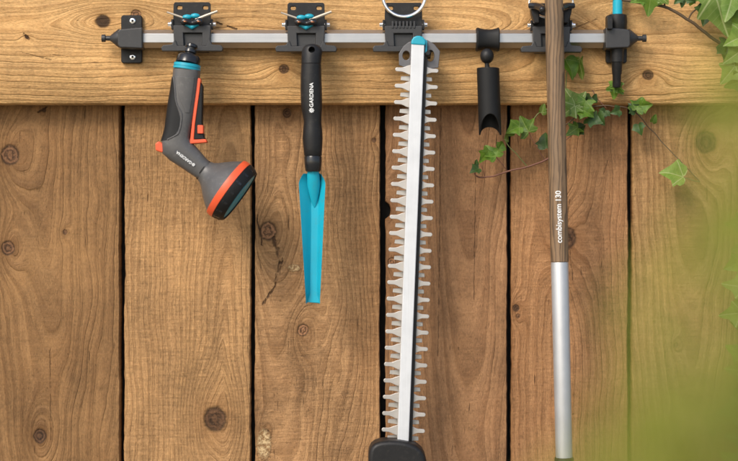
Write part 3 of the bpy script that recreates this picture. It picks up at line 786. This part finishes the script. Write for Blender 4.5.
# ------------------------------------------------------------------ teal shaft with stepped tip, in the end bracket
sd = 55.0; u = q(sd)
sh = thing('tool_shaft', W(617, 62, sd), 'teal tool shaft with stepped black tip, standing in the right end bracket', 'tool shaft')
def vl(nm, prof, mt, x0=617.2, slope=-.01):
    bm = NB(); loft(bm, [[W(x0 + (y - 40) * slope, y, sd) + Vector((math.cos(k * math.tau / 32) * r * u, -math.sin(k * math.tau / 32) * r * u, 0)) for k in range(32)] for y, r in prof]); return part(nm, bm, mt, sh, ang=35)
vl('shaft', [(-110, 4.9), (17, 4.9)], TEALB)
vl('sleeve', [(14.6, 8.2), (15.2, 9.2), (22, 9.8), (30, 9.0), (31, 8.6), (46, 8.4), (47, 7.4), (49, 7.2), (52, 6.6), (62, 6.4)], BLACK)
vl('stepped_tip', [(61.5, 6.0), (63, 5.4), (74, 4.8), (75, 4.3), (86, 4.1), (87.5, 3.2)], BLACK)
bm = NB(); prism(bm, rrect(607.5, 613, 15.5, 29, 1, 2), 60, 76); part('sleeve_lug', bm, BLACK, sh, .001)

# ------------------------------------------------------------------ ivy
def leaf_mesh(nm, var, mat, seed):
    r_ = random.Random(seed)
    half = {0: [(0, .02), (.07, -.09), (.20, -.17), (.36, -.17), (.50, -.10), (.43, .03), (.36, .14), (.46, .24), (.62, .36), (.64, .42), (.50, .44), (.34, .48), (.25, .58), (.17, .76), (.08, .92), (0, 1.0)],
            1: [(0, .02), (.10, -.07), (.25, -.10), (.42, -.04), (.50, .10), (.52, .22), (.60, .34), (.55, .40), (.40, .50), (.28, .64), (.14, .84), (.06, .94), (0, 1.0)],
            2: [(0, .02), (.08, -.06), (.22, -.10), (.36, -.06), (.46, .06), (.50, .20), (.48, .36), (.40, .52), (.28, .70), (.14, .88), (.06, .95), (0, 1.0)]}[var]
    outline = [(x * (1 + r_.uniform(-.08, .08)), y) for x, y in half] + [(-x * (1 + r_.uniform(-.12, .06)), y + r_.uniform(-.02, .02)) for x, y in half[-2:0:-1]]
    bm = NB(); uvl = bm.loops.layers.uv.new('UVMap')
    cx, cy = 0.0, .30
    def z(x, y):
        rr_ = math.hypot(x, y - .3)
        return abs(x) * .36 - .30 * (y - .25) ** 2 - .20 * x * x + .05 * math.sin(6 * y + seed) + .03 * math.sin(9 * x + seed)
    layers = []
    for f in (1, .72, .42, .15):
        layers.append([bm.verts.new((cx + (x - cx) * f, cy + (y - cy) * f, 0)) for x, y in outline])
    ce = bm.verts.new((cx, cy, 0)); n = len(outline)
    for a, b_ in zip(layers, layers[1:]):
        for i in range(n): bm.faces.new((a[i], a[(i + 1) % n], b_[(i + 1) % n], b_[i]))
    for i in range(n): bm.faces.new((layers[-1][i], layers[-1][(i + 1) % n], ce))
    for f in bm.faces:
        for l in f.loops: l[uvl].uv = (l.vert.co.x, l.vert.co.y)
    for v in bm.verts: v.co.z = z(v.co.x, v.co.y)
    bmesh.ops.recalc_face_normals(bm, faces=bm.faces)
    me = bpy.data.meshes.new(nm); bm.to_mesh(me); bm.free(); me.materials.append(mat); me.shade_smooth(); return me
LM = {(v, k): leaf_mesh('leaf', v, m, 3 * v + 1) for v in range(3) for k, m in (('n', LEAF), ('l', LEAFL), ('d', LEAFD))}
def ivy(label, base, stems, leaves, group='ivy trailing over the fence'):
    root = thing('ivy_vine', W(*base), label, 'ivy', group)
    for mat, pts, r0, r1 in stems:
        bm = NB(); P = smooth_path([W(*p) for p in pts], 6); n_ = len(P)
        P = [p + Vector((mnoise.noise(p * 80) * .0010, mnoise.noise(p * 80 + Vector((5, 0, 0))) * .0008, mnoise.noise(p * 80 + Vector((0, 7, 0))) * .0010)) for p in P]
        tube(bm, P, [r0 + (r1 - r0) * i / (n_ - 1) for i in range(n_)], 8)
        part('stem', bm, mat, root, ang=70)
    for (px, py, d, size, ang, tx, ty, var, k) in leaves:
        # base point, length in px, direction of the tip (0 = right, 90 = up), tilts
        o = bpy.data.objects.new('leaf', LM[(var, k)]); C.objects.link(o); o.parent = root
        m = Matrix.Rotation(R(ang - 90), 4, 'Y').inverted() @ Matrix.Rotation(R(90), 4, 'X') @ Matrix.Rotation(R(tx), 4, 'X') @ Matrix.Rotation(R(ty), 4, 'Y')
        s = size * q(d)
        o.matrix_local = Matrix.Translation(W(px, py, d) - root.location) @ m @ Matrix.Diagonal((s, s, s, 1))
    return root
ivy('thin red ivy stem with small green leaves between the pipe clip and the pole', (560, 150, 20),
    [(STEMR, [(566, 150, 25), (545, 160.5, 30), (527, 167, 32), (508, 171.5, 30), (491, 176.5, 30), (480, 177.5, 30), (474.5, 173, 32), (476, 166, 34)], .0014, .0008),
     (STEMR, [(508, 171, 30), (502, 164, 36), (496, 157, 40)], .0005, .0005), (STEMG, [(527, 167, 32), (515, 152, 38), (505, 140, 40), (508, 132, 36), (512, 129, 40)], .0006, .0006),
     (STEMR, [(545, 160, 30), (536, 146, 36), (529, 133, 40)], .0005, .0005), (STEMR, [(485, 177, 30), (482, 168, 36), (480, 160, 38)], .0004, .0004),
     (STEMG, [(533, 120, 38), (540, 112, 38), (556, 106, 36)], .0006, .0006)],
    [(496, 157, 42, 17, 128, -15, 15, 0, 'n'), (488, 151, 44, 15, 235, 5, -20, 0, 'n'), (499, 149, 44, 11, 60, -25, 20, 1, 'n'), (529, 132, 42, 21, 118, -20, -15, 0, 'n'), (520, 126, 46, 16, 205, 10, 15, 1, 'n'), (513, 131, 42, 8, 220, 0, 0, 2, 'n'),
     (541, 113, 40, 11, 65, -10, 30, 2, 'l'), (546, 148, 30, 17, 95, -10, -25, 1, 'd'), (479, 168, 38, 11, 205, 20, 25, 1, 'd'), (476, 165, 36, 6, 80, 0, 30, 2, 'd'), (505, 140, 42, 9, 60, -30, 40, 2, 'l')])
ivy('bushy ivy behind the upper pole, trailing right along the lower beam edge', (590, 108, 40),
    [(STEMB, [(556, 132, 25), (575, 118, 38), (592, 107, 40), (612, 106, 40), (632, 110, 36), (648, 126, 24), (668, 148, 20), (690, 171, 22), (700, 182, 22)], .0009, .0005),
     (STEMR, [(592, 90, 38), (599, 100, 40), (606, 108, 40)], .0006, .0005), (STEMG, [(700, 182, 22), (692, 180, 26), (684, 178, 30)], .0005, .0005),
     (STEMG, [(568, 66, 44), (566, 90, 40), (572, 112, 40)], .0007, .0007), (STEMR, [(556, 150, 22), (566, 140, 30), (578, 130, 30)], .0007, .0006)],
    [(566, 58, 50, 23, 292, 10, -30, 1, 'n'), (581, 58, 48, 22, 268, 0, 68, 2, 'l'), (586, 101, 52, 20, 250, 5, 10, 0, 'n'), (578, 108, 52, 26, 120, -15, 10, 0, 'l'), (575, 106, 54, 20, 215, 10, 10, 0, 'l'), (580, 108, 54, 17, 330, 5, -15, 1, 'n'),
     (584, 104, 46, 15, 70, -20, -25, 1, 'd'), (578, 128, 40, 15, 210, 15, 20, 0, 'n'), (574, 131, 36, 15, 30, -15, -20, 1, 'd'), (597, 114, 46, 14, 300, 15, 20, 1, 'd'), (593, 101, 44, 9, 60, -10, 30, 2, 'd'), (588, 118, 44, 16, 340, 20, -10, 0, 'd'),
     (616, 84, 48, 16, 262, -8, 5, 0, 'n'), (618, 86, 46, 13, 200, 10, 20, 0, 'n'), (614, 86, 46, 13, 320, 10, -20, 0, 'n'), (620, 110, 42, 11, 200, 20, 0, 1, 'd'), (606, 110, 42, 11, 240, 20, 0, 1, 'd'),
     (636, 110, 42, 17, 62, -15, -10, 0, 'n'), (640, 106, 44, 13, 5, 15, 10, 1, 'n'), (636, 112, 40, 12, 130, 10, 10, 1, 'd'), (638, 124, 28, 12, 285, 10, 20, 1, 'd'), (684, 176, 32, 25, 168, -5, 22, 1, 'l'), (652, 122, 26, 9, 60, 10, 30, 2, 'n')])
ivy('thick woody ivy branch with pale veined leaves in the top corner over the beam', (690, 0, 50),
    [(STEMB, [(560, -12, 60), (600, -4, 58), (630, 1, 58), (664, 7, 58), (690, 21, 56), (714, 39, 52), (735, 52, 50), (770, 66, 48)], .0017, .0022), (STEMB, [(688, 20, 56), (692, 13, 58), (700, 6, 60), (720, -6, 62)], .0011, .0010), (STEMB, [(664, 7, 58), (668, -2, 60), (684, -3, 62), (708, -16, 62)], .0012, .001)],
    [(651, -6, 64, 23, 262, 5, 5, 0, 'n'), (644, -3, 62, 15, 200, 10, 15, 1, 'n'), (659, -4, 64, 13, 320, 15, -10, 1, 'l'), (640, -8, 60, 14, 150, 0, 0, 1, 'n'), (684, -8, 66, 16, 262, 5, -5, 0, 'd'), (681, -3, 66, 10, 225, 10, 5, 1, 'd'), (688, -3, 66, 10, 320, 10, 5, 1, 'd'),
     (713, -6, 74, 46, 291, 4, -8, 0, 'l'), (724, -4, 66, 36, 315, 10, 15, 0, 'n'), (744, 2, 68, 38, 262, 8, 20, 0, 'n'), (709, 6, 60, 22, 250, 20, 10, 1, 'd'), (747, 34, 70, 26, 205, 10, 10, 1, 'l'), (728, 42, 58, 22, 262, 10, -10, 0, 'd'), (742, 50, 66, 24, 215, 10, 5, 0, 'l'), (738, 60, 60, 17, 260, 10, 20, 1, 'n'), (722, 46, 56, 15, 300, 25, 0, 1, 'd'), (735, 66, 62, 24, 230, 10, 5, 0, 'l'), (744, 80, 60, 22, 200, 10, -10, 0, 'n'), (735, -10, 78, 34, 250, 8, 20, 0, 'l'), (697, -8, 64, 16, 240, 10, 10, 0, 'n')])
ivy('ivy climbing the right margin of the last visible plank, seen through green blur', (748, 461, 20),
    [(STEMB, [(762, 1268, 12), (764, 800, 12), (758, 600, 12), (752, 470, 14), (746, 400, 16), (750, 330, 18), (746, 285, 20), (752, 240, 20)], .0024, .0010)],
    [(745, 288, 34, 24, 168, 5, 15, 0, 'l'), (748, 300, 30, 22, 205, 15, 10, 0, 'n'), (746, 330, 30, 18, 150, 10, 20, 1, 'n'), (746, 372, 32, 22, 170, 5, 10, 0, 'l'), (745, 395, 28, 20, 205, 10, 10, 0, 'n'), (750, 350, 26, 20, 230, 10, 10, 1, 'd'), (748, 441, 32, 24, 165, 5, 15, 0, 'l'), (750, 455, 30, 20, 210, 5, 15, 0, 'n'), (752, 246, 28, 22, 190, 5, 15, 0, 'n'), (756, 420, 24, 24, 190, 5, 5, 0, 'd'), (752, 480, 24, 26, 170, 5, 5, 0, 'n'), (742, 312, 36, 24, 190, 5, -10, 0, 'l'), (744, 356, 34, 22, 150, 10, 10, 0, 'n'), (743, 410, 36, 26, 185, 5, 10, 0, 'l'), (742, 262, 30, 20, 200, 10, 10, 1, 'n'), (740, 468, 34, 26, 140, 5, 10, 0, 'l'), (744, 225, 26, 20, 175, 10, 15, 0, 'n')])

# ------------------------------------------------------------------ shrub close to the viewer, far out of focus
rs = random.Random(77)
shrub = thing('garden_shrub', Vector((.16, -1.78, GROUND)), 'out-of-focus yellow-green shrub close in front, blurring the right side of the fence', 'shrub')
lm = leaf_mesh('shrub_leaf', 2, SHRUB, 5)
bmF = NB(); bmT = NB(); uvl = bmF.loops.layers.uv.new('UVMap')
tmp = bmesh.new(); tmp.from_mesh(lm); tl = tmp.loops.layers.uv.active
stems = []
for k in range(5):
    base = Vector((.15 + .03 * rs.random(), -1.78 + .03 * rs.uniform(-1, 1), GROUND))
    top = W(790 + 45 * k, 60 + 90 * (k % 3) - 40 * k, 1770 + 30 * rs.uniform(-1, 1))
    mid = Vector((top.x + .015, top.y, (base.z + top.z) * .45))
    P = smooth_path([base, mid, top], 10); stems.append(P)
    tube(bmT, P, [.004 - .003 * i / (len(P) - 1) for i in range(len(P))], 8)
def xb(y):
    pts = [(-400, 800), (-40, 775), (40, 730), (90, 676), (140, 660), (200, 655), (300, 640), (380, 590), (461, 540), (560, 500), (800, 480)]
    for (a, b_), (c_, e) in zip(pts, pts[1:]):
        if a <= y <= c_: return b_ + (e - b_) * (y - a) / (c_ - a)
    return 560
cnt = 0; tries = 0
while cnt < SHRUB_N if (SHRUB_N := 185) else 0:
    tries += 1
    px, py, dd = rs.uniform(480, 900), rs.uniform(-140, 620), rs.uniform(1740, 1830)
    e = (px - xb(py)) / 130
    if e < 0.05 or rs.random() > min(1, e) ** .9 * (.6 if px < 690 else .34): continue
    c = W(px, py, dd); s = rs.uniform(.009, .015)
    m = Matrix.Translation(c) @ Matrix.Rotation(rs.uniform(0, math.tau), 4, 'Y') @ Matrix.Rotation(R(90 + rs.uniform(-45, 45)), 4, 'X') @ Matrix.Rotation(R(rs.uniform(-40, 40)), 4, 'Y') @ Matrix.Diagonal((s, s, s, 1))
    vm = [bmF.verts.new(m @ v.co) for v in tmp.verts]; tmp.verts.index_update()
    for f in tmp.faces:
        nf = bmF.faces.new([vm[v.index] for v in f.verts])
        for l, l0 in zip(nf.loops, f.loops): l[uvl].uv = l0[tl].uv
    P = min((p for st in stems for p in st if p.z < c.z + .01), key=lambda p: (p - c).length, default=None)
    if P is not None: tube(bmT, [P, P.lerp(c, .5) + Vector((0, 0, .004)), c], [.0007, .0005, .0004], 5)
    cnt += 1
tmp.free()
part('stems', bmT, STEMG, shrub, ang=70)
fo = part('foliage', bmF, SHRUB, shrub, ang=180)

# ------------------------------------------------------------------ light, camera
world = bpy.data.worlds.new('World'); bpy.context.scene.world = world; world.use_nodes = True
t = world.node_tree; bg = t.nodes['Background']
sky = t.nodes.new('ShaderNodeTexSky'); sky.sky_type = 'NISHITA'; sky.sun_disc = False
L = Vector((-.62, -1.0, .95)).normalized()
sky.sun_elevation = math.asin(L.z); sky.sun_rotation = math.atan2(L.x, L.y); sky.dust_density = 2.0; sky.air_density = 1.0; sky.ozone_density = .6
t.links.new(sky.outputs[0], bg.inputs[0]); bg.inputs[1].default_value = .115
sl = bpy.data.lights.new('sun', 'SUN'); sl.energy = 1.4; sl.angle = R(22); sl.color = (1, .93, .82)
so = bpy.data.objects.new('sun', sl); C.objects.link(so); so.rotation_euler = L.to_track_quat('Z', 'Y').to_euler(); so.location = L * 5

cam = bpy.data.cameras.new('camera'); co = bpy.data.objects.new('camera', cam); C.objects.link(co)
co.location = (0, -D, 0); co.rotation_euler = (R(90), 0, 0)
cam.sensor_width = 36; cam.lens = 36 * D / (738 * S); cam.clip_start = .02; cam.clip_end = 300
cam.dof.use_dof = True; cam.dof.focus_distance = D - .035; cam.dof.aperture_fstop = cam.lens / 30.0
sc = bpy.context.scene; sc.camera = co
sc.render.resolution_x, sc.render.resolution_y = 1024, 640
sc.render.engine = 'CYCLES'; sc.cycles.use_denoising = True
sc.view_settings.view_transform = 'Standard'; sc.view_settings.look = 'None'; sc.view_settings.gamma = 1; sc.view_settings.exposure = 0.86
sc.view_settings.use_curve_mapping = False
